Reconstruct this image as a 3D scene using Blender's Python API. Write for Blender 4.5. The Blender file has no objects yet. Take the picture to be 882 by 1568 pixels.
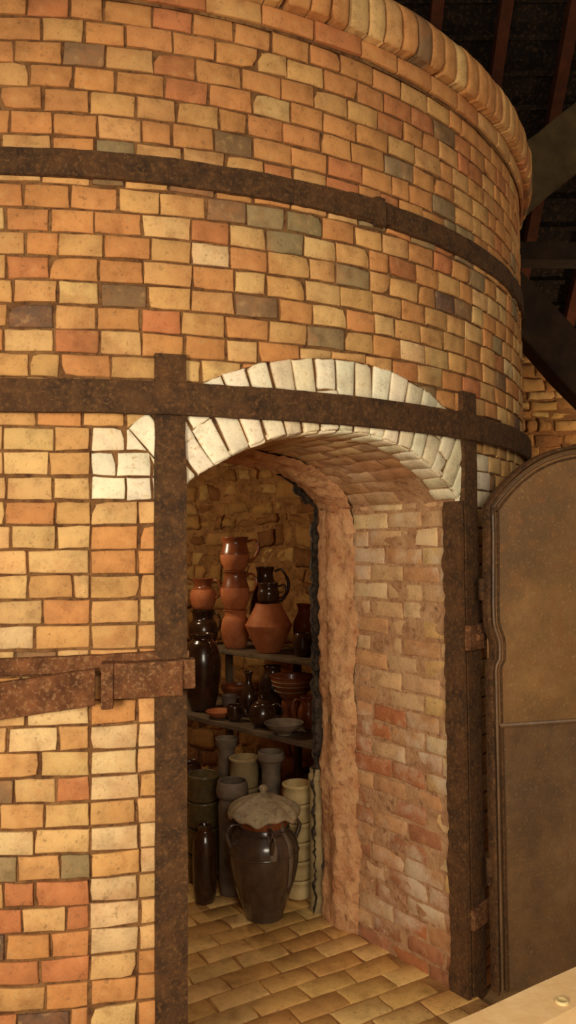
import bpy, math, random
from mathutils import Vector, Matrix, noise
random.seed(7)
rnd=random.random
def U(a,b): return a+(b-a)*rnd()
S=bpy.context.scene
try:
    S.view_settings.view_transform='Standard'
    S.view_settings.look='None'
except Exception: pass
def srgb(r,g,b):
    f=lambda c:(c/255/12.92) if c/255<=0.04045 else ((c/255+0.055)/1.055)**2.4
    return (f(r),f(g),f(b))
# ------------------------------------------------------------ geometry constants
R=2.25
TH0=math.radians(31.2)          # direction of doorway
OX,OY=0.201,2.708               # centre of doorway on the drum face
CX,CY=OX-R*math.sin(TH0),OY+R*math.cos(TH0)
RIN=R-.773
HW=0.59                         # half width (arc) of the opening
ZS=1.91; RI=0.917; RE=1.165; ZC=1.206; PHI=math.radians(40)
UX,UY=math.cos(TH0),math.sin(TH0)
VX,VY=-math.sin(TH0),math.cos(TH0)
def cyl(ds,z,d,r=R):
    th=TH0+ds/R
    return Vector((CX+(r+d)*math.sin(th),CY-(r+d)*math.cos(th),z))
def loc(u,v,z): return Vector((OX+UX*u+VX*v,OY+UY*u+VY*v,z))
RD=2.483
def sdeg(t): return (math.radians(t)-TH0)*RD
FULL=360*R/RD
# ------------------------------------------------------------ materials
def newmat(name):
    m=bpy.data.materials.new(name); m.use_nodes=True
    nt=m.node_tree; b=nt.nodes['Principled BSDF']; return m,nt,b
def noise_n(nt,scale,detail=6,rough=.6,vec=None):
    n=nt.nodes.new('ShaderNodeTexNoise'); n.inputs['Scale'].default_value=scale
    n.inputs['Detail'].default_value=detail; n.inputs['Roughness'].default_value=rough
    if vec is not None: nt.links.new(vec,n.inputs['Vector'])
    return n.outputs['Fac']
def ramp(nt,fac,stops):
    r=nt.nodes.new('ShaderNodeValToRGB')
    e=r.color_ramp.elements
    while len(e)<len(stops): e.new(.5)
    for i,(p,c) in enumerate(stops):
        e[i].position=p
        e[i].color=(c[0],c[1],c[2],1) if hasattr(c,'__len__') else (c,c,c,1)
    nt.links.new(fac,r.inputs['Fac']); return r.outputs['Color']
def mix(nt,fac,a,b,mode='MIX'):
    m=nt.nodes.new('ShaderNodeMix'); m.data_type='RGBA'; m.blend_type=mode
    for s,x in ((0,fac),(6,a),(7,b)):
        if isinstance(x,bpy.types.NodeSocket): nt.links.new(x,m.inputs[s])
        elif s==0: m.inputs[0].default_value=x
        else: m.inputs[s].default_value=(x[0],x[1],x[2],1)
    return m.outputs[2]
def bump(nt,b,h,strength=.5,dist=.01):
    n=nt.nodes.new('ShaderNodeBump'); n.inputs['Strength'].default_value=strength
    n.inputs['Distance'].default_value=dist
    nt.links.new(h,n.inputs['Height']); nt.links.new(n.outputs[0],b.inputs['Normal'])
def coords(nt):
    return nt.nodes.new('ShaderNodeTexCoord').outputs['Object']
def mat_brick(name,rough=.85,spec=.22,stain=srgb(92,60,36),white=0.0,bumpd=.004,soot=.35,patch=.36,patchc=srgb(184,118,68)):
    m,nt,b=newmat(name); v=coords(nt)
    at=nt.nodes.new('ShaderNodeAttribute'); at.attribute_name='Col'
    c=at.outputs['Color']
    n1=noise_n(nt,15,10,.75,v)
    c=mix(nt,1.0,c,ramp(nt,n1,[(.25,(.46,.40,.34)),(.48,(1,1,1)),(.72,(1.2,1.2,1.16))]),'MULTIPLY')
    n5=noise_n(nt,5.3,7,.7,v)
    c=mix(nt,ramp(nt,n5,[(.50,0),(.63,patch)]),c,patchc)
    n6=noise_n(nt,2.1,7,.7,v)
    c=mix(nt,ramp(nt,n6,[(.52,0),(.66,soot)]),c,srgb(104,76,48))
    n2=noise_n(nt,60,6,.7,v)
    c=mix(nt,ramp(nt,n2,[(.56,0),(.68,.6)]),c,stain)
    n3=noise_n(nt,30,5,.65,v)
    c=mix(nt,ramp(nt,n3,[(.57,0),(.72,.4)]),c,srgb(220,178,118))
    if white>0:
        n4=noise_n(nt,3.2,7,.7,v)
        c=mix(nt,ramp(nt,n4,[(.50,0),(.64,white)]),c,srgb(222,198,166))
    nt.links.new(c,b.inputs['Base Color'])
    b.inputs['Roughness'].default_value=rough
    b.inputs['Specular IOR Level'].default_value=spec
    nb=noise_n(nt,80,8,.75,v)
    bump(nt,b,nb,.7,bumpd)
    return m
def mat_noise(name,c1,c2,scale=8,rough=.8,metal=0,bs=.4,bd=.01,bscale=None,spec=.3,coat=0,c3=None,c4=None,c5=None):
    m,nt,b=newmat(name); v=coords(nt)
    c=ramp(nt,noise_n(nt,scale,8,.65,v),[(.35,c1),(.65,c2)])
    if c4 is not None:
        c=mix(nt,ramp(nt,noise_n(nt,scale*.35,8,.7,v),[(.5,0),(.66,.7)]),c,c4)
    if c3 is not None:
        c=mix(nt,ramp(nt,noise_n(nt,scale*3.7,5,.6,v),[(.52,0),(.68,.75)]),c,c3)
    if c5 is not None:
        c=mix(nt,ramp(nt,noise_n(nt,95,4,.6,v),[(.58,0),(.70,.5)]),c,c5)
    nt.links.new(c,b.inputs['Base Color'])
    b.inputs['Roughness'].default_value=rough; b.inputs['Metallic'].default_value=metal
    b.inputs['Specular IOR Level'].default_value=spec
    b.inputs['Coat Weight'].default_value=coat
    b.inputs['Coat Roughness'].default_value=.12
    if bs>0: bump(nt,b,noise_n(nt,bscale or scale*4,6,.65,v),bs,bd)
    return m
M_brick=mat_brick('kiln_brick')
M_vous=mat_brick('white_firebrick',stain=srgb(176,138,92),soot=.22,patch=.08)
M_jamb=mat_brick('jamb_brick',white=.8,bumpd=.01,soot=.2,patch=.3,patchc=srgb(164,98,62))
M_soff=mat_brick('soffit_brick',white=.35,bumpd=.012)
M_floorb=mat_brick('floor_brick',rough=.55,soot=.2,patch=.1,spec=.3)
M_stone=mat_brick('rubble_stone',bumpd=.02)
M_mort=mat_noise('mortar',srgb(92,58,32),srgb(136,96,56),14,.95,bs=.6,c3=srgb(62,40,24),c4=srgb(156,116,70))
M_mort2=mat_noise('jamb_mortar',srgb(166,120,82),srgb(196,154,112),10,.95,bs=.7,bd=.02,c3=srgb(116,78,50))
M_plas=mat_noise('fired_plaster',srgb(178,120,78),srgb(210,164,116),7,.9,bs=.9,bd=.03,bscale=14,c3=srgb(134,86,56))
M_slag=mat_noise('vitrified_slag',srgb(46,38,32),srgb(124,106,88),30,.5,bs=1,bd=.03)
M_iron=mat_noise('rusty_iron',srgb(56,37,21),srgb(92,62,34),18,.82,bs=1,bd=.006,bscale=70,c3=srgb(116,78,42),c4=srgb(98,62,32),c5=srgb(136,102,62),spec=.3)
M_iron2=mat_noise('rusty_iron_red',srgb(84,50,28),srgb(134,84,50),18,.85,bs=1,bd=.008,bscale=70,c3=srgb(160,116,76),c4=srgb(94,66,42),c5=srgb(186,146,100),spec=.25)
M_door=mat_noise('door_iron',srgb(114,82,46),srgb(150,110,64),4,.48,bs=.5,bd=.004,bscale=60,c3=srgb(132,88,46),c4=srgb(98,72,44),c5=srgb(172,136,84),spec=.5)
M_doorl=mat_noise('door_iron_lower',srgb(92,68,44),srgb(126,94,62),4,.42,bs=.5,bd=.004,bscale=60,c3=srgb(116,82,50),c4=srgb(78,60,44),c5=srgb(146,116,78),spec=.5)
M_wood=mat_noise('old_timber',srgb(42,28,18),srgb(66,46,28),6,.85,bs=.5,bscale=30)
M_wood2=mat_noise('olive_timber',srgb(74,58,34),srgb(100,80,48),6,.85,bs=.5,bscale=30)
M_raft=mat_noise('rafter_timber',srgb(70,34,18),srgb(98,50,26),6,.85,bs=.5,bscale=30)
M_roof=mat_noise('roof_boards',srgb(22,17,13),srgb(42,30,22),9,.95,bs=.6,bscale=30,c3=srgb(84,62,44))
M_pale=mat_noise('pale_wood',srgb(228,188,132),srgb(246,214,162),5,.6,bs=.15,bscale=40)
M_shelf=mat_noise('shelf_board',srgb(84,68,52),srgb(122,102,78),9,.85,bs=.4)
M_ground=mat_noise('earth_floor',srgb(130,98,60),srgb(164,128,82),5,.95,bs=.5)
M_terra=mat_noise('terracotta',srgb(160,88,50),srgb(194,120,72),9,.65,bs=.15,c4=srgb(132,72,42))
M_dglaze=mat_noise('dark_brown_glaze',srgb(38,24,16),srgb(76,46,28),7,.22,bs=.05,spec=.5,coat=.5,c4=srgb(54,44,36))
M_rglaze=mat_noise('red_brown_glaze',srgb(112,58,30),srgb(150,82,44),7,.32,bs=.05,spec=.5,coat=.4)
M_cream=mat_noise('cream_stoneware',srgb(204,176,120),srgb(230,206,150),8,.6,bs=.15)
M_cream2=mat_noise('dim_cream_stoneware',srgb(136,116,80),srgb(180,156,110),8,.6,bs=.2,c4=srgb(104,84,56))  # cream darkened in the colour itself, for the unlit crock at the back
M_grey=mat_noise('grey_stoneware',srgb(92,80,68),srgb(138,120,100),9,.55,bs=.2)
M_green=mat_noise('olive_glaze',srgb(70,58,36),srgb(108,90,54),9,.4,bs=.15,coat=.3)
M_jar=mat_noise('jar_glaze',srgb(54,42,36),srgb(94,74,58),6,.22,bs=.1,spec=.6,coat=.6,c3=srgb(80,66,54),c4=srgb(72,68,64))
M_lid=mat_noise('lid_ash_glaze',srgb(156,140,112),srgb(200,182,146),12,.5,bs=.3,c3=srgb(128,102,76),c4=srgb(124,112,92))
# ------------------------------------------------------------ mesh helpers
class MB:
    def __init__(s): s.v=[];s.f=[];s.c=[];s.m=[];s.flat=set()
    def grid(s,pts,cols,col=(1,1,1),mi=0,flip=False,ringflat=False):
        b=len(s.v); rows=len(pts)//cols
        s.v+=pts; s.c+=[col]*len(pts)
        for j in range(rows-1):
            for i in range(cols-1):
                a=b+j*cols+i
                q=(a,a+1,a+cols+1,a+cols)
                if ringflat and (i in(0,cols-2) or j in(0,rows-2)): s.flat.add(len(s.f))
                s.f.append(q[::-1] if flip else q); s.m.append(mi)
    def brick(s,mapf,s0,s1,z0,z1,col,bev=.0035,rec=.02,jit=.002,cj=.003,clip=None,flip=False,off=0,ns=4,nz=3,chip=.0014):
        w=s1-s0;h=z1-z0
        if w<.012 or h<.012: return
        a=min(.3,bev/w); b_=min(.3,bev/h)
        fs=[0,.0001]+[a+(1-2*a)*k/(ns-1) for k in range(ns)]+[.9999,1]
        fz=[0,.0001]+[b_+(1-2*b_)*k/(nz-1) for k in range(nz)]+[.9999,1]
        nS,nZ=len(fs),len(fz)
        cs=[[ (U(-cj,cj),U(-cj,cj)) for _ in range(2)] for _ in range(2)]
        tilt=U(-jit,jit)*1.2; base=off+U(-jit,jit)
        es=[U(-1,1)*chip for _ in range(nS)];es2=[U(-1,1)*chip for _ in range(nS)]
        ez=[U(-1,1)*chip for _ in range(nZ)];ez2=[U(-1,1)*chip for _ in range(nZ)]
        kc=None
        if rnd()<.22: kc=(rnd()<.5,rnd()<.5,U(.004,.012))
        pts=[];moved=0
        for jz,tz in enumerate(fz):
            for js,ts in enumerate(fs):
                dx=sum(cs[p][q][0]*(ts if p else 1-ts)*(tz if q else 1-tz) for p in(0,1) for q in(0,1))
                dz=sum(cs[p][q][1]*(ts if p else 1-ts)*(tz if q else 1-tz) for p in(0,1) for q in(0,1))
                dx+= (ez[jz] if ts<.3 else 0)+(ez2[jz] if ts>.7 else 0)
                dz+= (es[js] if tz<.3 else 0)+(es2[js] if tz>.7 else 0)
                if kc and ((ts>.7)==kc[0] and (ts<.3 or ts>.7)) and ((tz>.7)==kc[1] and (tz<.3 or tz>.7)):
                    near_c=(js<3 or js>nS-4) and (jz<3 or jz>nZ-4)
                    if near_c:
                        dx+=-kc[2] if kc[0] else kc[2]; dz+=(-kc[2] if kc[1] else kc[2])*.5
                ss=s0+w*ts+dx; zz=z0+h*tz+dz
                edge=(js in(0,nS-1)) or (jz in(0,nZ-1))
                near=(js in(1,nS-2)) or (jz in(1,nZ-2))
                d=base+tilt*(ts-.5)
                if edge: d-=rec
                elif near: d-=bev*.75
                else: d+=U(-1,1)*jit*.2
                if clip:
                    s2,z2=clip(ss,zz)
                    if abs(s2-ss)+abs(z2-zz)>1e-6:
                        moved+=1
                    ss,zz=s2,z2
                pts.append(mapf(ss,zz,d))
        if moved>=len(pts)-4: return
        s.grid(pts,nS,col,flip=flip,ringflat=True)
    def box(s,c,hx,hy,hz,rot=None,mi=0,bev=0,col=(1,1,1)):
        b=len(s.v)
        for x in(-1,1):
            for y in(-1,1):
                for z in(-1,1):
                    p=Vector((x*hx,y*hy,z*hz))
                    if rot is not None: p=rot@p
                    s.v.append(p+Vector(c)); s.c.append(col)
        for q in((0,1,3,2),(4,6,7,5),(0,4,5,1),(2,3,7,6),(0,2,6,4),(1,5,7,3)):
            s.f.append(tuple(b+i for i in q)); s.m.append(mi)
    def obj(s,name,mats,smooth=True,parent=None,bevel=0,sub=0):
        me=bpy.data.meshes.new(name); me.from_pydata([tuple(p) for p in s.v],[],s.f)
        for m in (mats if isinstance(mats,(list,tuple)) else [mats]): me.materials.append(m)
        me.polygons.foreach_set('material_index',s.m)
        me.polygons.foreach_set('use_smooth',[smooth and (i not in s.flat) for i in range(len(s.f))])
        ca=me.color_attributes.new('Col','FLOAT_COLOR','POINT')
        flat=[]
        for c in s.c: flat+= [c[0],c[1],c[2],1]
        ca.data.foreach_set('color',flat)
        me.update()
        o=bpy.data.objects.new(name,me); S.collection.objects.link(o)
        if parent: o.parent=parent
        if bevel:
            md=o.modifiers.new('b','BEVEL'); md.width=bevel; md.segments=2; md.limit_method='ANGLE'
        return o
def empty(name,l=(0,0,0)):
    e=bpy.data.objects.new(name,None); e.location=l; S.collection.objects.link(e); return e
kiln=empty('brick_kiln')
# ------------------------------------------------------------ brick colours
def jc(c,k=.10):
    f=1+U(-k,k); return tuple(max(0,x*f*(1+U(-.03,.03))) for x in c)
def soft(r,g,b,k=.22):
    m=(204,154,98); return srgb(r+(m[0]-r)*k,g+(m[1]-g)*k,b+(m[2]-b)*k)
ORA=soft(204,140,82);YEL=soft(222,182,120);TAN=soft(212,162,100);RED=soft(190,116,72);DRK=soft(130,102,72,.12)
GRN=soft(148,128,92,.12);PUR=soft(100,78,64,.1);PAL=soft(234,204,152);WHT=srgb(252,240,208);WH2=srgb(242,226,188)
def pick(tab):
    t=sum(w for _,w in tab);x=rnd()*t
    for c,w in tab:
        x-=w
        if x<=0: return jc(c)
    return jc(tab[-1][0])
def wallcol(ds,z):
    if z>3.0: return pick([(ORA,9),(RED,3),(TAN,4),(YEL,.7),(DRK,.6),(GRN,.6)])
    if z>2.75: return pick([(ORA,7),(TAN,4),(DRK,1.6),(GRN,2.4),(YEL,1.2),(RED,1.3)])
    if z>2.25: return pick([(ORA,5),(YEL,4),(TAN,7),(GRN,1.5),(DRK,1),(PUR,.4),(RED,1),(PAL,.5)])
    if z>1.3: return pick([(YEL,8),(TAN,6),(ORA,2),(PAL,1),(DRK,.2)])
    if z>.75: return pick([(YEL,4),(TAN,4),(PAL,1),(ORA,3),(GRN,1.6),(RED,.8),(DRK,.6)])
    return pick([(ORA,5),(RED,3),(TAN,2),(DRK,1),(PUR,1.6),(YEL,1)])
def quoincol(z):
    if 1.86<z<2.12: return pick([(WHT,3),(WH2,3)])
    if z>1.2: return pick([(YEL,5),(ORA,4),(TAN,3)])
    if z>.6: return pick([(PAL,4),(YEL,4),(TAN,2)])
    return pick([(PAL,2),(YEL,3),(ORA,3),(DRK,.6)])
def lim(z): return HW+(z-ZS)*math.tan(math.radians(40))
def clip(s,z):
    a=abs(s)
    zt=ZC+RE*math.cos(PHI)
    if z<=ZS:
        if a<HW: return (math.copysign(HW,s),z)
        return s,z
    if z<zt:
        L=lim(z)
        if a<L: return (math.copysign(L,s),z)
        return s,z
    if s*s+(z-ZC)**2<RE*RE:
        return s,ZC+math.sqrt(max(0,RE*RE-s*s))
    return s,z
CH=.075; ZT=3.45
SL,SR=sdeg(-50),sdeg(115)
QA,QB=sdeg(11.4),HW+(-HW-sdeg(11.4))
wall=MB(); wquo=MB()
J=.0078
row=0;z=0.0
def wav(s,z): return .005*noise.noise(Vector((s*1.3,z*2,0)))
def cylw(s,z,d): return cyl(s,z+wav(s,z),d)
def fill(a,b,z0,z1,row,first=None):
    s=a; k=0
    while s<b-.02:
        w=U(.124,.154)
        if rnd()<.12: w=U(.085,.11)
        if k==0: w=(first if first else (w if row%2 else w*.52))
        e=min(b,s+w)
        if b-e<.045: e=b
        wall.brick(cylw,s+J/2,e-J/2,z0+J/2,z1-J/2,wallcol((s+e)/2,(z0+z1)/2),clip=clip,jit=.0028,chip=.0018,bev=U(.002,.005))
        s=e;k+=1
while z<ZT-.01:
    z1=z+CH
    if z1>ZT: z1=ZT
    if z<2.08:
        fill(SL,QA,z,z1,row,U(.06,.14))
        for side in(-1,1):
            a,b=(QA,-HW) if side<0 else (HW,QB)
            if z>1.86: b_=(b+.17) if side<0 else b; a_=a if side<0 else a-.17
            else: a_,b_=a,b
            if side<0: cuts=[a_,a_+.142+U(-.006,.006)]
            else: cuts=[a_,b_-.142+U(-.006,.006)]
            if z>1.86: cuts=[a_,a_+.075+.03*(row%2),a_+.185]
            cuts.append(b_)
            tgt=wquo if z>1.86 else wall
            for p,q in zip(cuts[:-1],cuts[1:]):
                tgt.brick(cyl,p+J/2,q-J/2,z+J/2,z1-J/2,quoincol((z+z1)/2),clip=clip,jit=.003,off=.002)
        fill(QB,SR,z,z1,row)
    else:
        fill(SL,SR,z,z1,row)
    z=z1;row+=1
wall.obj('kiln_brickwork',M_brick,parent=kiln)
wquo.obj('white_quoins',M_vous,parent=kiln)
mo=MB()
ss=[SL-.1]
s=SL
while s<SR:
    s+=.05; ss.append(s)
ss+= [-HW,HW]; ss=sorted(ss)
for a,b in zip(ss[:-1],ss[1:]):
    if b-a<1e-6: continue
    inside=abs((a+b)/2)<HW
    za=ZC+math.sqrt(max(0,RI*RI-a*a)) if inside else 0
    zbb=ZC+math.sqrt(max(0,RI*RI-b*b)) if inside else 0
    mo.grid([cyl(a,za,-.0075),cyl(b,zbb,-.0075),cyl(a,3.48,-.0075),cyl(b,3.48,-.0075)],2)
mo.obj('kiln_mortar',M_mort,parent=kiln)
bk=MB();pts=[];n=60
for zz in(0,3.48):
    for i in range(n+1):
        pts.append(cyl(SR-.05+(SL+2*math.pi*R-SR+.1)*i/n,zz,-.004))
bk.grid(pts,n+1); bk.obj('kiln_rear_render',M_mort,parent=kiln)
# coping
cp=MB()
s=SL
while s<SR:
    w=U(.17,.21)
    cp.brick(cyl,s+.003,s+w-.003,3.452,3.515,pick([(ORA,4),(RED,2),(TAN,3)]),off=.022,rec=.06,jit=.003); s+=w
s=SL
def nose(s,z,d):
    t=(z-3.52)/.21; t=max(0,min(1,t))
    return cyl(s,z,d-.06*max(0,(t-.45)/.55)**2.2-.012*max(0,(.2-t)/.2)**2)
while s<SR:
    w=.078+U(-.003,.003); o_=U(-.004,.004)
    cp.brick(nose,s+.003,s+w-.003,3.52+o_,3.73+o_,pick([(ORA,4),(TAN,5),(YEL,1),(DRK,.8),(RED,.6)]),off=.066,rec=.09,jit=.004,bev=.008,nz=9,chip=.002); s+=w
cp.obj('kiln_coping',M_brick,parent=kiln)
tp=MB();pts=[]
for r_ in(R+.0,0.01):
    for i in range(65): pts.append(Vector((CX+r_*math.sin(i/64*2*math.pi),CY-r_*math.cos(i/64*2*math.pi),3.68 if r_>1 else 3.74)))
tp.grid(pts,65); 
pts=[]
for zz in(3.44,3.68):
    for i in range(65): pts.append(Vector((CX+(R+.01)*math.sin(i/64*2*math.pi),CY-(R+.01)*math.cos(i/64*2*math.pi),zz)))
tp.grid(pts,65)
tp.obj('kiln_top',M_mort,parent=kiln)
# ------------------------------------------------------------ voussoirs
vo=MB()
NV=19
def vf(s,z,d):
    return cyl(z*math.sin(s),ZC+z*math.cos(s),d)
def tun(q,p,d):
    L=2*PHI*RI
    if p<=ZS: u=HW-.004;zz=p;nx,nz=-1,0
    elif p<ZS+L:
        ph=PHI-(p-ZS)/RI
        u=RI*math.sin(ph);zz=ZC+RI*math.cos(ph);nx,nz=-math.sin(ph),-math.cos(ph)
    else: u=-HW+.004;zz=ZS+L-p+ZS;nx,nz=1,0
    v0=R-math.sqrt(R*R-u*u)
    k=1-max(0,q)*.17
    u2=(u)*k+nx*d
    return loc(u2,v0+q,zz+nz*d)
for i in range(NV):
    a=-PHI+2*PHI*i/NV+U(-.004,.004)*(0<i); b=-PHI+2*PHI*(i+1)/NV; g=.0040
    c=pick([(WHT,3),(WH2,2)])
    if rnd()<.3:
        m_=U(.99,1.06); parts=[(RI,m_),(m_,RE)]
    else: parts=[(RI,RE)]
    for r0,r1 in parts:
        def mp(s,z,d): return vf(s/1.04,z,d)
        vo.brick(mp,(a+g)*1.04,(b-g)*1.04,r0+.002,r1-.003,c,off=.006,jit=.004,cj=.004,chip=.003,bev=.006)
    p0=ZS+(PHI-b)*RI; p1=ZS+(PHI-a)*RI
    vo.brick(tun,.004,.115+U(-.006,.006),p0+.004,p1-.004,jc(tuple(x*.95 for x in c)),off=.006,jit=.004,cj=.003,chip=.003,bev=.006)
vo.obj('arch_voussoirs',M_vous,parent=kiln)
# ------------------------------------------------------------ tunnel (jambs and soffit)
jb=MB()
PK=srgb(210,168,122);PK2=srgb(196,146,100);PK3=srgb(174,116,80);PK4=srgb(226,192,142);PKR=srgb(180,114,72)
L=2*PHI*RI
p=0;row=0
while p<ZS-.01:
    for side in(0,1):
        q=0;k=0
        while q<.60:
            w=U(.19,.22)
            if k==0: w=.11 if row%2 else .2
            e=min(.62,q+w)
            if .62-e<.05: e=.62
            z0,z1=p+.004,min(ZS,p+CH)-.004
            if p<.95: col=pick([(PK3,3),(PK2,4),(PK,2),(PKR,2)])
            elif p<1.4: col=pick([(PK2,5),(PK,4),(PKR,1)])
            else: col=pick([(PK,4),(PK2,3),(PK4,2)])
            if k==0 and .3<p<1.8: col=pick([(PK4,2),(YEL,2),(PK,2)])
            kw=dict(jit=.004,cj=.004,rec=.015,bev=.006,chip=.003)
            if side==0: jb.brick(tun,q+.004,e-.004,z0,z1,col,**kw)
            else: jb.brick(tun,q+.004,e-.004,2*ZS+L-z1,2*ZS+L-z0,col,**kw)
            q=e;k+=1
    p+=CH;row+=1
jb.obj('jamb_brickwork',M_jamb,parent=kiln)
so=MB()
nc=17
for i in range(nc):
    p0=ZS+L*i/nc;p1=ZS+L*(i+1)/nc
    q=.122;k=0
    while q<.6:
        w=U(.19,.23)
        if k==0 and i%2: w*=.5
        e=min(.64,q+w)
        if .64-e<.06:e=.64
        so.brick(tun,q+.003,e-.003,p0+.003,p1-.003,pick([(PK,4),(PK4,2),(PK2,2)]),jit=.004,cj=.005,rec=.012,bev=.006,chip=.003)
        q=e;k+=1
so.obj('soffit_brickwork',M_soff,parent=kiln)
tm=MB();pts=[];PT=2*ZS+L;cols=30;rows=160
for j in range(rows+1):
    for i in range(cols+1):
        q=.0+.66*i/cols; P=PT*j/rows
        pts.append(tun(q,P,-.003+.005*noise.noise(Vector((q*14,P*14,0)))))
tm.grid(pts,cols+1); tm.obj('tunnel_mortar',M_mort2,parent=kiln)
pr=MB();pts=[];cols=18;rows=300
for j in range(rows+1):
    P=PT*j/rows
    e1=.6+.035*noise.noise(Vector((P*4,3,0)))+.02*noise.noise(Vector((P*15,3,0)))
    for i in range(cols+1):
        t=i/cols; q=e1+(.86-e1)*t
        d=.026*min(1,t*7)+.022*noise.noise(Vector((q*7,P*5,1)))+.014*noise.noise(Vector((q*24,P*24,5)))+.006*noise.noise(Vector((q*60,P*60,5)))
        d+=.018*math.exp(-((t-.45)/.12)**2)
        if t>.85: d-=.03*(t-.85)/.15
        pts.append(tun(q,P,d))
pr.grid(pts,cols+1); pr.obj('tunnel_plaster',M_plas,parent=kiln)
sl=MB();pts=[];cols=8
for j in range(rows+1):
    P=PT*j/rows
    sz=1.0 if P<1.85 or P>ZS+L else .35
    if 1.98<P<2.12: sz=.9
    for i in range(cols+1):
        t=i/cols; a=t*math.pi
        rr=.022+.014*noise.noise(Vector((P*18,t*3,9)))+.012*noise.noise(Vector((P*60,t*5,2)))
        rr*=sz
        pts.append(tun(.862+rr*math.sin(a-.3)*1.1,P,.010-rr*math.cos(a)*1.0))
sl.grid(pts,cols+1); sl.obj('slag_edge',M_slag,parent=kiln)
# ------------------------------------------------------------ firing chamber
def chm(s,z,d):
    th=TH0+s/RIN
    return Vector((CX+(RIN-d)*math.sin(th),CY-(RIN-d)*math.cos(th),z))
ST1=srgb(196,150,90);ST2=srgb(168,120,70);ST3=srgb(140,96,58);ST4=srgb(212,172,110);ST5=srgb(104,72,46)
st=MB();z=0
A0=.50;A1=2*math.pi*RIN-.50
def chw(s,z,d): return chm(s+.02*noise.noise(Vector((s*6,z*6,0))),z+.035*noise.noise(Vector((s*3,z*4,7))),d)
while z<2.5:
    h=U(.07,.15); s=A0
    while s<A1-.03:
        w=U(.07,.24); e=min(A1,s+w); hh=h*U(.8,1.0)
        st.brick(chw,s+.006,e-.006,z+.004+(h-hh)*rnd(),z+hh-.003,pick([(ST1,4),(ST2,4),(ST3,3),(ST4,2),(ST5,1)]),jit=.024,cj=.02,rec=.07,bev=.022,chip=.008,flip=True)
        s=e
    z+=h
st.obj('chamber_stonework',M_stone,parent=kiln)
cm=MB();pts=[]
for zz in(0,2.5):
    for i in range(81): pts.append(chm(A0-.03+(A1-A0+.06)*i/80,zz,-.022))
cm.grid(pts,81,flip=True)
pts=[]
for j in range(13):
    a=j/12*math.pi/2
    for i in range(65):
        t=i/64*2*math.pi; r_=max(.01,(RIN+.02)*math.cos(a)); pts.append(Vector((CX+r_*math.sin(t),CY-r_*math.cos(t),2.45+.9*math.sin(a))))
cm.grid(pts,65)
pts=[]
for i in range(21):
    s_=-A0-.04+(2*A0+.08)*i/20; u=RIN*math.sin(s_/RIN)
    zl=ZC+math.sqrt(max(0,RI*RI-u*u))-.01 if abs(u)<.5 else ZS-.0
    pts.append((s_,zl))
row_a=[chm(s_,zl,0) for s_,zl in pts];row_b=[chm(s_,2.5,0) for s_,zl in pts]
cm.grid(row_a+row_b,21)
M_lin=mat_noise('chamber_mortar',srgb(130,90,52),srgb(176,130,80),10,.95,bs=.8,c3=srgb(92,60,36))
cm.obj('chamber_lining',M_lin,parent=kiln)
# ------------------------------------------------------------ kiln floor
fl=MB()
FY=srgb(228,186,118);FY2=srgb(216,170,100);FY3=srgb(202,152,88)
v=-.06;row=0
fm=lambda s,z,d: loc(s,z,.03+d)
while v<3.6:
    u=-1.9+(.11 if row%2 else 0)
    while u<1.9:
        vc=v+.055;uc=u+.11
        inr=(uc**2+(vc-R)**2)<(RIN)**2
        intun=abs(uc)<.62 and vc<1.0
        if inr or intun:
            kw=dict(rec=.02,jit=.003,cj=.005,bev=.006,chip=.003)
            if row==0: 
                for k in(0,1): fl.brick(fm,u+.11*k+.002,u+.11*k+.108,v-.1,v+.108,pick([(FY,3),(FY2,2)]),**kw)
            else: fl.brick(fm,u+.003,u+.217,v+.003,v+.107,pick([(FY,3),(FY2,3),(FY3,1.5)]),**kw)
        u+=.22
    v+=.11;row+=1
fl.obj('kiln_floor_bricks',M_floorb,parent=kiln)
M_sand=mat_noise('floor_sand',srgb(140,98,54),srgb(184,138,82),14,.95,bs=.4)
fb=MB()
fb.grid([loc(-.62,-.12,.0235),loc(.62,-.12,.0235),loc(-.62,.80,.0235),loc(.62,.80,.0235)],2)
pts=[]
for r_ in(.01,1.62):
    for i in range(49): pts.append(Vector((CX+r_*math.sin(i/48*2*math.pi),CY-r_*math.cos(i/48*2*math.pi),.0225)))
fb.grid(pts,49)
fb.obj('kiln_floor_bed',M_sand,parent=kiln)
# ------------------------------------------------------------ ironwork
def strip(mb,th0,th1,zf,h,d0,d1,n=None,wob=.0018):
    n=n or max(2,int(abs(th1-th0)/.6))
    b=len(mb.v)
    for i in range(n+1):
        t=th0+(th1-th0)*i/n; s_=sdeg(t); zc=zf(t)
        wv=wob*noise.noise(Vector((t*.3,zc*5,0)))
        e1=wob*1.2*noise.noise(Vector((t*1.7,zc*5,3)));e2=wob*1.2*noise.noise(Vector((t*1.7,zc*5,8)))
        for d,zz in((d0,zc-h/2+e1),(d1,zc-h/2+.003+e1),(d1+.001,zc),(d1,zc+h/2-.003+e2),(d0,zc+h/2+e2)):
            mb.v.append(cyl(s_,zz+wv,d+wv)); mb.c.append((1,1,1))
    for i in range(n):
        for k in range(5):
            a=b+i*5+k;a2=b+i*5+(k+1)%5
            mb.f.append((a,a+5,a2+5,a2)); mb.m.append(0)
    mb.f.append(tuple(b+k for k in range(5))); mb.m.append(0)
    mb.f.append(tuple(b+n*5+k for k in range(4,-1,-1))); mb.m.append(0)
h1=MB(); strip(h1,-50,-50+FULL,lambda t:2.912,.088,.0,.014)
strip(h1,34.0,34.9,lambda t:2.908,.105,.012,.034); strip(h1,36.0,31.5,lambda t:2.914,.082,.012,.022)
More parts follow.
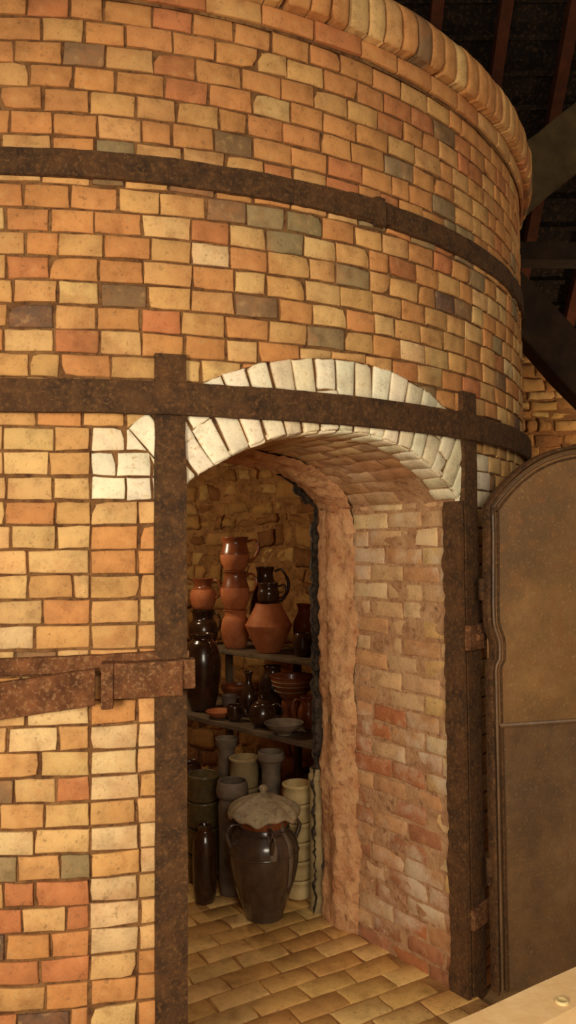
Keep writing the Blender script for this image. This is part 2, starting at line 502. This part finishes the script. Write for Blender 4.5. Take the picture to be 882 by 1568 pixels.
h1.obj('iron_hoop_upper',M_iron,smooth=False,parent=kiln)
h2=MB(); strip(h2,-50,-50+FULL,lambda t:2.19,.105,.020,.034)
strip(h2,49.4,53,lambda t:2.25,.012,.01,.022)
h2.obj('iron_hoop_lower',M_iron,smooth=False,parent=kiln)
h3=MB()
strip(h3,-50,11.8,lambda t:1.322-.0055*(12-t) if t>0 else 1.256-.001*(-t) ,.112,.030,.048)
strip(h3,-50,18.2,lambda t:1.380+.0008*(t-5),.055,.004,.020)
strip(h3,12.6,17.6,lambda t:1.337,.110,.020,.060)
strip(h3,12.2,13.0,lambda t:1.325,.140,.016,.068)
strip(h3,17.3,18.5,lambda t:1.347,.095,.018,.05)
h3.obj('iron_hoop_clamp',M_iron2,smooth=False,bevel=.003,parent=kiln)
def strapobj(th0,th1,zt,d1=.02):
    m=MB(); s0,s1=sdeg(th0),sdeg(th1)
    nz=90
    b=len(m.v)
    for j in range(nz+1):
        zz=zt*j/nz; w=.004*noise.noise(Vector((zz*6,th0,0)))+.0012*noise.noise(Vector((zz*35,th0,2)));w2=.004*noise.noise(Vector((zz*6,th1,4)))+.0012*noise.noise(Vector((zz*35,th1,4)))
        for s_,d in((s0+w,0),(s0+w+.001,d1),((s0+s1)/2,d1+.001),(s1+w2-.001,d1),(s1+w2,0)):
            m.v.append(cyl(s_,zz,d+.001)); m.c.append((1,1,1))
    for j in range(nz):
        for k in range(5):
            a=b+j*5+k;a2=b+j*5+(k+1)%5
            m.f.append((a,a2,a2+5,a+5)); m.m.append(0)
    m.f.append(tuple(b+nz*5+k for k in range(5)));m.m.append(0)
    return m
lm=strapobj(15.8,18.05,2.33)
lm.obj('iron_door_strap_1',M_iron,smooth=False,parent=kiln)
rm=strapobj(45.1,47.4,2.33)
nz=160;pts=[]
for j in range(nz+1):
    P=1.90*j/nz
    e=.076+.014*noise.noise(Vector((P*7,0,0)))+.007*noise.noise(Vector((P*33,0,3)))
    for q,d in((-.02,-.002),(-.02,.016),(.03,.018),(e-.01,.02+.008*noise.noise(Vector((P*22,1,3)))),(e,-.004)):
        pts.append(tun(q,P,d))
rm.grid(pts,5)
rm.obj('iron_door_strap_2',M_iron,smooth=False,parent=kiln)
hb=MB()
strip(hb,44.6,49.5,lambda t:1.375,.10,.02,.045); strip(hb,48.4,50.0,lambda t:1.375,.13,.02,.065)
strip(hb,45.6,46.6,lambda t:1.375,.03,.044,.058)
strip(hb,44.8,49.0,lambda t:.32,.08,.02,.04)
hb.obj('iron_hinge_bracket',M_iron2,smooth=False,bevel=.004,parent=kiln)
# ------------------------------------------------------------ iron door
DO=Vector((.765,3.055,0)); dv=Vector((.97,.24,0)).normalized(); dn=Vector((dv.y,-dv.x,0))
W=1.2;ZB=.06
def top(w): return 1.875+.245*(1-(abs(w-W/2)/(W/2))**3.2)
def DP(w,z,d): return DO+dv*w+dn*d+Vector((0,0,z))
dm=MB()
def panel(z0f,z1f,d,mi,ins,dent=.004):
    n=60;m_=24;pts=[]
    for j in range(m_+1):
        for i in range(n+1):
            w=ins+(W-2*ins)*i/n; z_=z0f(w)+(z1f(w)-z0f(w))*j/m_
            pts.append(DP(w,z_,d+dent*noise.noise(Vector((w*3.5,z_*2.5,mi)))))
    dm.grid(pts,n+1,mi=mi)
SE=1.045
panel(lambda w:SE,lambda w:top(w)-.01,.008,0,.01)
panel(lambda w:ZB,lambda w:SE-.004,.001,1,.01)
panel(lambda w:ZB,lambda w:top(w),-.02,0,.0)
rD=Matrix.Rotation(math.atan2(dv.y,dv.x),3,'Z')
dm.box(DP(W/2,SE,.010),W/2-.03,.006,.008,rot=rD,mi=1)
path=[]
kink=[(ZB,0),(.6,0),(1.20,0),(1.27,.0),(1.30,.018),(1.36,.018),(1.42,-.004),(1.5,-.006),(1.75,0),(1.9,0)]
def kx(z):
    for (a,x),(b,y) in zip(kink[:-1],kink[1:]):
        if a<=z<=b: return x+(y-x)*(z-a)/(b-a)
    return 0
for i in range(80): 
    z_=ZB+(1.86-ZB)*i/80; path.append((kx(z_),z_))
for i in range(61):
    w=W*(.5-.5*math.cos(math.pi*i/60)); path.append((w,top(w)))
for i in range(1,30): path.append((W,1.86-(1.86-ZB)*i/29))
def rim(off,wd,h,mi):
    b=len(dm.v);n=len(path)
    for i,(w,z_) in enumerate(path):
        p0=path[max(0,i-2)];p1=path[min(n-1,i+2)]
        tx,tz=p1[0]-p0[0],p1[1]-p0[1];l=math.hypot(tx,tz) or 1
        nx,nz_=tz/l,-tx/l
        for o,d in((off,-.02),(off,h*.8),(off+wd*.5,h),(off+wd,h*.8),(off+wd,-.02)):
            dm.v.append(DP(w+nx*o,z_+nz_*o,d)); dm.c.append((1,1,1))
    for i in range(n-1):
        for k in range(4):
            a=b+i*5+k; dm.f.append((a,a+1,a+6,a+5)); dm.m.append(mi)
rim(-.012,.014,.030,2); rim(.012,.012,.018,1); rim(.034,.008,.016,2)
dm.box(DP(-.02,1.56,-.01),.014,.014,.04,rot=rD,mi=2)
dm.box(DP(-.012,.5,-.01),.014,.014,.05,rot=rD,mi=2)
do=dm.obj('iron_kiln_door',[M_door,M_doorl,M_iron],smooth=True)
# ------------------------------------------------------------ pots
def lathe(mb,prof,n=40,mi=0,mi2=None,zsplit=None,cx=0,cy=0,cz=0):
    b=len(mb.v)
    for r_,z_ in prof:
        for i in range(n):
            a=2*math.pi*i/n
            mb.v.append(Vector((cx+r_*math.cos(a),cy+r_*math.sin(a),cz+z_))); mb.c.append((1,1,1))
    for j in range(len(prof)-1):
        for i in range(n):
            i2=(i+1)%n
            mb.f.append((b+j*n+i,b+j*n+i2,b+(j+1)*n+i2,b+(j+1)*n+i))
            mm=mi
            if mi2 is not None and zsplit is not None and (prof[j][1]+prof[j+1][1])/2>zsplit: mm=mi2
            mb.m.append(mm)
def smoothp(pts,k=5):
    out=[]
    P=[pts[0]]+pts+[pts[-1]]
    for i in range(1,len(P)-2):
        for t in range(k):
            t/=k; r=[]
            for c in(0,1):
                p0,p1,p2,p3=P[i-1][c],P[i][c],P[i+1][c],P[i+2][c]
                r.append(.5*((2*p1)+(-p0+p2)*t+(2*p0-5*p1+4*p2-p3)*t*t+(-p0+3*p1-3*p2+p3)*t**3))
            out.append((max(.0005,r[0]),r[1]))
    out.append(pts[-1]); return out
def tube(mb,pts,rad,mi=0,n=8):
    pts=[Vector(p) for p in pts]; fine=[]
    P=[pts[0]]+pts+[pts[-1]]
    for i in range(1,len(P)-2):
        for t in range(5):
            t/=5; fine.append(.5*((2*P[i])+(-P[i-1]+P[i+1])*t+(2*P[i-1]-5*P[i]+4*P[i+1]-P[i+2])*t*t+(-P[i-1]+3*P[i]-3*P[i+1]+P[i+2])*t**3))
    fine.append(pts[-1]); b=len(mb.v)
    for i,p in enumerate(fine):
        t=(fine[min(i+1,len(fine)-1)]-fine[max(0,i-1)]).normalized()
        s_=t.cross(Vector((0,0,1)) if abs(t.z)<.9 else Vector((0,1,0))).normalized(); q=t.cross(s_)
        for k in range(n):
            a=2*math.pi*k/n; mb.v.append(p+s_*math.cos(a)*rad+q*math.sin(a)*rad*.75); mb.c.append((1,1,1))
    for i in range(len(fine)-1):
        for k in range(n):
            k2=(k+1)%n; mb.f.append((b+i*n+k,b+i*n+k2,b+(i+1)*n+k2,b+(i+1)*n+k)); mb.m.append(mi)
def vessel(outer,wall_=.006):
    pts=smoothp(outer); zt=pts[-1][1]
    inner=[(max(.001,r-wall_),z) for r,z in reversed(pts) if z>pts[0][1]+.012]
    return [(0.0005,pts[0][1])]+pts+[(pts[-1][0]-wall_*.4,zt+.002)]+inner+[(0.0005,pts[0][1]+.014)]
def pot(name,x,y,z,outer,mats,split=None,handle=None,extra=None,wall_=.006):
    m=MB(); lathe(m,vessel(outer,wall_),mi=0,mi2=1 if split is not None else None,zsplit=split)
    if handle:
        ang,r0,z0,r1,z1,out,rad=handle; a=math.radians(ang); c,s_=math.cos(a),math.sin(a)
        mi=1 if split is not None else 0
        tube(m,[(c*r0,s_*r0,z0),(c*(r0+out*.8),s_*(r0+out*.8),z0+.01),(c*(max(r0,r1)+out),s_*(max(r0,r1)+out),(z0*.6+z1*.4)),(c*(r1+out*.6),s_*(r1+out*.6),z1+(z0-z1)*.15),(c*r1,s_*r1,z1)],rad,mi)
    if extra: extra(m)
    o=m.obj(name,mats); o.location=(x,y,z); return o
FZ=.034
JP=[(.088,0),(.092,.02),(.118,.09),(.148,.18),(.162,.27),(.156,.34),(.130,.385),(.112,.405),(.106,.46),(.110,.495)]
def jarx(m):
    b=len(m.v);n=96
    prof=[(.0005,.590),(.012,.590),(.020,.582),(.022,.572),(.014,.560),(.018,.552),(.06,.540),(.11,.520),(.150,.492),(.166,.474),(.170,.462),(.158,.462),(.11,.490),(.05,.505),(.0005,.505)]
    for r_,z_ in prof:
        for i in range(n):
            a=2*math.pi*i/n; k=max(0,(r_-.08)/.08)
            w=.008*k*math.sin(5*a+1)+.006*k*math.sin(12*a)
            f=1+.02*k*math.sin(7*a)
            m.v.append(Vector((r_*f*math.cos(a),r_*f*math.sin(a),z_+w))); m.c.append((1,1,1))
    for j in range(len(prof)-1):
        for i in range(n):
            i2=(i+1)%n; m.f.append((b+j*n+i,b+j*n+i2,b+(j+1)*n+i2,b+(j+1)*n+i)); m.m.append(1)
    for ang in(20,200,285):
        a=math.radians(ang);c,s_=math.cos(a),math.sin(a)
        tube(m,[(c*.112,s_*.112,.425),(c*.155,s_*.155,.425),(c*.178,s_*.178,.385),(c*.155,s_*.155,.325)],.010,0)
    for zz,rr in((.40,.118),(.30,.162)):
        lathe(m,[(rr+.004*math.cos(i/12*2*math.pi),zz+.005*math.sin(i/12*2*math.pi)) for i in range(13)],mi=0)
    lathe(m,[(.1115,.415),(.1135,.42),(.1095,.462),(.1125,.492),(.1085,.494)],mi=3)
    P_=smoothp(JP)
    for ang,w,zb_ in((-72,.09,.30),(-38,.07,.16)):
        a0=math.radians(ang); pts=[]
        for j in range(12):
            zz=.485-(.485-zb_)*j/11
            rr=min(P_,key=lambda p:abs(p[1]-zz))[0]+.0045
            for i in range(5):
                ww=w*(1-.5*j/11)*(i-2)/2
                k=0 if i in(0,4) else 1
                pts.append(Vector(((rr-.004+.004*k)*math.cos(a0+ww*2),(rr-.004+.004*k)*math.sin(a0+ww*2),zz)))
        m.grid(pts,5,mi=2)
pot('lidded_stoneware_jar',-.126,3.75,FZ,JP,[M_jar,M_lid,M_grey,M_rglaze],extra=jarx)
def ringstack(name,x,y,r_,h,n,mat,z=FZ):
    m=MB(); hh=h/n
    for i in range(n):
        pr_=[(.0005,i*hh),(r_*.93,i*hh+.001),(r_*.97,i*hh+.01),(r_,i*hh+hh*.5),(r_*.98,(i+1)*hh-.018),(r_*1.05,(i+1)*hh-.014),(r_*1.05,(i+1)*hh-.003),(r_*.96,(i+1)*hh)]
        if i==n-1: pr_+=[(r_*.9,(i+1)*hh-.004),(r_*.86,(i+1)*hh-.04),(.0005,(i+1)*hh-.045)]
        lathe(m,pr_)
    o=m.obj(name,mat); o.location=(x,y,z); return o
ringstack('cream_saggar_stack',.035,3.96,.072,.54,6,M_cream)
ringstack('stoneware_crock_stack',-.24,4.22,.076,.60,4,M_cream2)
ringstack('olive_crock_stack',-.45,4.17,.082,.53,4,M_green)
pot('grey_storage_crock',-.288,4.00,FZ,[(.06,0),(.066,.03),(.068,.3),(.07,.42),(.062,.455),(.078,.47),(.080,.50),(.072,.54)],[M_grey])
pot('tall_stoneware_pipe',.128,3.81,FZ,[(.042,0),(.040,.02),(.037,.3),(.037,.58),(.043,.60),(.043,.62),(.036,.63),(.036,.65)],[M_cream2])
pot('grey_flared_vase',-.098,4.12,FZ,[(.052,0),(.056,.2),(.050,.45),(.048,.56),(.058,.60),(.070,.615),(.066,.65)],[M_grey])
pot('grey_tall_vase',-.345,4.38,FZ,[(.05,0),(.055,.2),(.05,.45),(.045,.58),(.055,.62),(.062,.66)],[M_grey])
pot('dark_bottle_jar',-.415,3.90,FZ,[(.045,0),(.056,.06),(.058,.25),(.045,.31),(.030,.335),(.036,.36)],[M_dglaze])
pot('dark_storage_jar',-.165,4.44,FZ,[(.06,0),(.09,.12),(.10,.3),(.08,.42),(.06,.46),(.066,.48)],[M_dglaze])
pot('dark_storage_jar',-.55,4.42,FZ,[(.06,0),(.09,.12),(.10,.3),(.08,.42),(.06,.5),(.066,.52)],[M_dglaze])
pot('dark_storage_jar',.10,4.24,FZ,[(.06,0),(.09,.12),(.10,.3),(.08,.42),(.06,.5),(.066,.52)],[M_dglaze])
shf=MB()
SD=Vector((.698,-.716,0)); SN=Vector((.716,.698,0)); A=Vector((-.62,4.70,0)); rotS=Matrix.Rotation(math.atan2(SD.y,SD.x),3,'Z')
def plank(off,depth,ta,tb,zt,th=.028):
    c=A+SD*((ta+tb)/2)+SN*(off+depth/2)+Vector((0,0,zt-th/2))
    shf.box(c,(tb-ta)/2,depth/2,th/2,rot=rotS)
plank(0,.24,-.35,1.05,.76); plank(.248,.30,-.35,.95,.76)
plank(.29,.20,-.35,.95,1.10,.022); plank(.495,.2,-.35,.84,1.10,.022)
for t,o in((-.3,.03),(.93,.33),(-.3,.60),(.30,.64),(.80,.62)):
    c=A+SD*t+SN*o
    shf.box(c+Vector((0,0,(1.076+.03)/2)),.02,.02,(1.076-.03)/2,rot=rotS)
shf.obj('pottery_shelf',M_shelf,smooth=False,bevel=.004)
ZL=.762;ZU=1.102
JUG=lambda k,h:[(.062*k,0),(.078*k,.12*h),(.090*k,.38*h),(.080*k,.62*h),(.062*k,.74*h),(.066*k,.9*h),(.074*k,h)]
pot('terracotta_jug',-.335,5.0,ZU,[(.06,0),(.074,.03),(.09,.11),(.082,.17),(.066,.20),(.070,.225),(.078,.235)],[M_terra])
pot('terracotta_jug',-.335,5.0,ZU+.24,[(.062,0),(.088,.06),(.09,.12),(.07,.19),(.068,.22),(.080,.235)],[M_terra,M_rglaze],split=.14,handle=(-20,.068,.21,.086,.10,.06,.010))
pot('terracotta_jug',-.335,5.0,ZU+.48,[(.06,0),(.086,.05),(.092,.10),(.080,.15),(.076,.18),(.088,.21)],[M_terra,M_rglaze],split=.10,handle=(-20,.082,.18,.088,.06,.07,.011))
pot('terracotta_lantern_pot',-.122,4.80,ZU+.002,[(.07,0),(.075,.01),(.138,.145),(.140,.16),(.134,.17),(.085,.265),(.078,.285)],[M_terra])
pot('dark_glazed_mug',-.122,4.80,ZU+.290,[(.045,0),(.062,.02),(.066,.06),(.058,.09),(.062,.12)],[M_dglaze],handle=(-15,.06,.10,.062,.03,.05,.009))
pot('dark_glazed_jug',-.56,5.22,ZU,JUG(1.1,.22),[M_dglaze],handle=(-30,.07,.19,.09,.08,.05,.01))
pot('terracotta_pitcher',-.56,5.22,ZU+.224,JUG(.95,.2),[M_terra,M_rglaze],split=.13,handle=(-20,.06,.18,.08,.07,.05,.01))
pot('dark_storage_jar',-.52,4.80,ZL,[(.07,0),(.095,.1),(.112,.27),(.09,.38),(.06,.42),(.07,.45)],[M_dglaze],handle=(-60,.07,.40,.10,.33,.04,.009))
pot('dark_shelf_pot',.08,4.60,ZU,[(.04,0),(.06,.05),(.055,.1),(.045,.13)],[M_dglaze])
pot('dark_tall_jug',-.15,5.08,ZU,[(.05,0),(.09,.12),(.10,.24),(.07,.38),(.052,.45),(.062,.50)],[M_dglaze],handle=(0,.06,.47,.09,.28,.06,.011))
pot('dark_tall_jug',.10,4.86,ZU,[(.05,0),(.07,.08),(.075,.16),(.05,.22),(.045,.25),(.055,.28)],[M_rglaze],handle=(-10,.05,.26,.07,.14,.05,.010))
pot('dark_tall_jug',.20,4.53,ZU,[(.04,0),(.058,.06),(.06,.13),(.04,.19),(.045,.24)],[M_dglaze])
pot('terracotta_saucer',-.40,4.585,ZL,[(.04,0),(.055,.01),(.075,.03),(.08,.036)],[M_terra],wall_=.005)
pot('grey_cup',-.355,4.74,ZL,[(.03,0),(.04,.02),(.045,.08),(.05,.095)],[M_grey],handle=(-30,.045,.08,.04,.02,.03,.006))
pot('terracotta_bowl',-.30,4.92,ZL,[(.04,0),(.09,.06),(.12,.1),(.125,.12)],[M_terra,M_rglaze],split=.09)
pot('dark_slender_vase',-.235,4.62,ZL,[(.04,0),(.052,.05),(.05,.12),(.022,.18),(.018,.22),(.028,.25)],[M_dglaze])
pot('dark_small_mug',-.31,4.50,ZL,[(.03,0),(.04,.02),(.042,.07),(.038,.085)],[M_dglaze],handle=(-30,.036,.07,.04,.02,.03,.006))
pot('dark_storage_jar',-.10,4.70,ZL,[(.05,0),(.075,.08),(.078,.18),(.05,.24),(.055,.27)],[M_dglaze])
def tp_x(m):
    lathe(m,smoothp([(.045,.118),(.04,.13),(.02,.14),(.008,.145),(.012,.155),(.008,.165),(.0005,.168)]))
    tube(m,[(-.06,-.01,.05),(-.085,-.02,.07),(-.10,-.02,.105),(-.115,-.025,.12)],.011)
pot('dark_teapot',-.15,4.35,ZL,[(.04,0),(.065,.03),(.074,.07),(.06,.11),(.045,.12)],[M_dglaze],handle=(-10,.055,.11,.068,.035,.045,.008),extra=tp_x)
def bx(m):
    for zz,rr in((.17,.098),(.20,.109),(.225,.115)):
        lathe(m,[(rr+.0025*math.cos(i/8*2*math.pi),zz+.003*math.sin(i/8*2*math.pi)) for i in range(9)],mi=1)
pot('striped_slip_bowl',.015,4.47,ZL,[(.06,0),(.062,.10),(.05,.12),(.075,.14),(.108,.20),(.118,.24),(.124,.25)],[M_rglaze,M_cream2],extra=bx)
pot('terracotta_creamer',.105,4.28,ZL,[(.035,0),(.058,.04),(.062,.09),(.045,.14),(.052,.17)],[M_rglaze],handle=(200,.048,.15,.056,.05,.04,.007))
pot('grey_wide_bowl',-.03,4.16,ZL,[(.04,0),(.045,.01),(.085,.035),(.10,.055),(.104,.06)],[M_grey])
# ------------------------------------------------------------ barn
g=MB(); g.grid([Vector((-7,-4,0)),Vector((7,-4,0)),Vector((-7,8,0)),Vector((7,8,0))],2); g.obj('floor',M_ground)
wb=MB()
wm=lambda s,z,d: Vector((s,7.7-d,z+.04*noise.noise(Vector((s*2.5,z*3,4)))))
z=0
while z<3.7:
    h=U(.08,.15); s=-.5
    while s<6.5:
        w=U(.10,.30)
        wb.brick(wm,s+.006,s+w-.006,z+.006,z+h*U(.85,1)-.004,pick([(ST1,4),(ST2,4),(ST3,3),(ST4,2)]),jit=.02,cj=.018,rec=.06,bev=.018,chip=.008)
        s+=w
    z+=h
wb.grid([wm(-5,0,-.02),wm(6.6,0,-.02),wm(-5,3.8,-.02),wm(6.6,3.8,-.02)],2,ST3)
wb.obj('wall_back',M_stone)
rf=MB()
def rp(x,t,d=0):
    return Vector((x,7.8-2.9*t+d*.7,3.6+3.2*t+d*.7))
rf.grid([rp(-6,0,.12),rp(7,0,.12),rp(-6,2.0,.12),rp(7,2.0,.12)],2)
rotR=Matrix.Rotation(-math.atan2(3.2,2.9),3,'X')
for k in range(34):
    rf.box(rp(.5,.05+k*.058,.09),6.4,.02,.012,rot=rotR)
rf.obj('ceiling',M_roof,smooth=False)
rt=MB()
x=-5.6
while x<7:
    rt.box(rp(x,1.0,.04),.045,4.32,.06,rot=rotR); x+=.52
rt.obj('roof_rafters',M_raft,smooth=False)
def beam(name,p0,p1,w,h,mat):
    p0,p1=Vector(p0),Vector(p1);d=p1-p0;m=MB()
    q=d.to_track_quat('X','Z').to_matrix()
    n=12;b=len(m.v)
    for i in range(n+1):
        for k,(a,c) in enumerate(((-1,-1),(1,-1),(1,1),(-1,1))):
            off=Vector((0,a*w/2*(1+.08*noise.noise(Vector((i*.7,k,3)))),c*h/2*(1+.08*noise.noise(Vector((i*.7,k,9))))))
            m.v.append(p0+d*(i/n)+q@off); m.c.append((1,1,1))
    for i in range(n):
        for k in range(4):
            a=b+i*4+k;a2=b+i*4+(k+1)%4
            m.f.append((a,a2,a2+4,a+4)); m.m.append(0)
    m.f.append((b,b+3,b+2,b+1));m.m.append(0);m.f.append((b+n*4,b+n*4+1,b+n*4+2,b+n*4+3));m.m.append(0)
    return m.obj(name,mat,smooth=False,bevel=.015 if w>.09 and h>.1 else 0)
beam('roof_brace',(1.15,5.2,3.72),(2.9,5.2,1.75),.2,.30,M_wood)
beam('roof_post',(2.95,5.2,0),(2.95,5.2,6.3),.24,.24,M_wood)
beam('tie_beam',(.9,5.4,3.74),(6,5.4,3.62),.2,.12,M_wood)
beam('curved_roof_brace',(1.12,4.9,3.72),(2.5,5.3,4.9),.22,.36,M_wood2)
rail=empty('wooden_barrier_rail')
p0=Vector((.14,1.49,.735));p1=Vector((1.75,2.33,.86))
r1=beam('rail_top',p0,p1,.10,.045,M_pale); r1.parent=rail
for t in(.03,.97):
    c=p0.lerp(p1,t); b_=beam('rail_post_%d'%(1 if t<.5 else 2),(c.x+.02,c.y-.03,0),(c.x+.02,c.y-.03,c.z-.02),.07,.07,M_pale); b_.parent=rail
sc_=MB(); lathe(sc_,[(.014,0),(.014,.003),(.011,.006),(.009,.004),(.0005,.004)],n=24)
c=p0.lerp(p1,.25)+Vector((.012,-.02,.0225)); so_=sc_.obj('screw_cap',M_cream); so_.location=c; so_.parent=rail
# ------------------------------------------------------------ lights
def area(name,l,tgt,e,size,col,sy=None):
    d=bpy.data.lights.new(name,'AREA'); d.energy=e; d.size=size; d.color=col
    o=bpy.data.objects.new(name,d); o.location=l; o.rotation_euler=(Vector(tgt)-Vector(l)).to_track_quat('-Z','Y').to_euler(); S.collection.objects.link(o); return o
area('barn_light',(-1.4,-.7,1.6),(.1,2.6,.85),90,.8,(1,.87,.68))
area('doorway_fill',(.9,-1.2,2.5),(.5,3,1.3),58,1.3,(1,.87,.69))  # added fill aimed at the doorway, not a lamp of the barn
def pt(name,l,e,r_,col):
    d=bpy.data.lights.new(name,'POINT'); d.energy=e; d.shadow_soft_size=r_; d.color=col
    o=bpy.data.objects.new(name,d); o.location=l; S.collection.objects.link(o)
pt('chamber_lamp',(-1.0,4.75,2.0),19,.06,(1,.78,.48))
pt('barn_wall_lamp',(3.6,6.7,2.4),60,.1,(1,.75,.45))
w=bpy.data.worlds.new('World'); S.world=w; w.use_nodes=True
w.node_tree.nodes['Background'].inputs[0].default_value=(1,.85,.66,1); w.node_tree.nodes['Background'].inputs[1].default_value=.22
# ------------------------------------------------------------ camera
cd=bpy.data.cameras.new('Camera'); cam=bpy.data.objects.new('Camera',cd); S.collection.objects.link(cam)
cd.sensor_fit='VERTICAL'; cd.sensor_height=24; cd.lens=24*1219/1568
cam.matrix_world=Matrix.Translation((0,0,1.73))@Matrix.Rotation(math.radians(92.49),4,'X')@Matrix.Rotation(math.radians(-.5),4,'Z')
cd.clip_start=.05
S.camera=cam
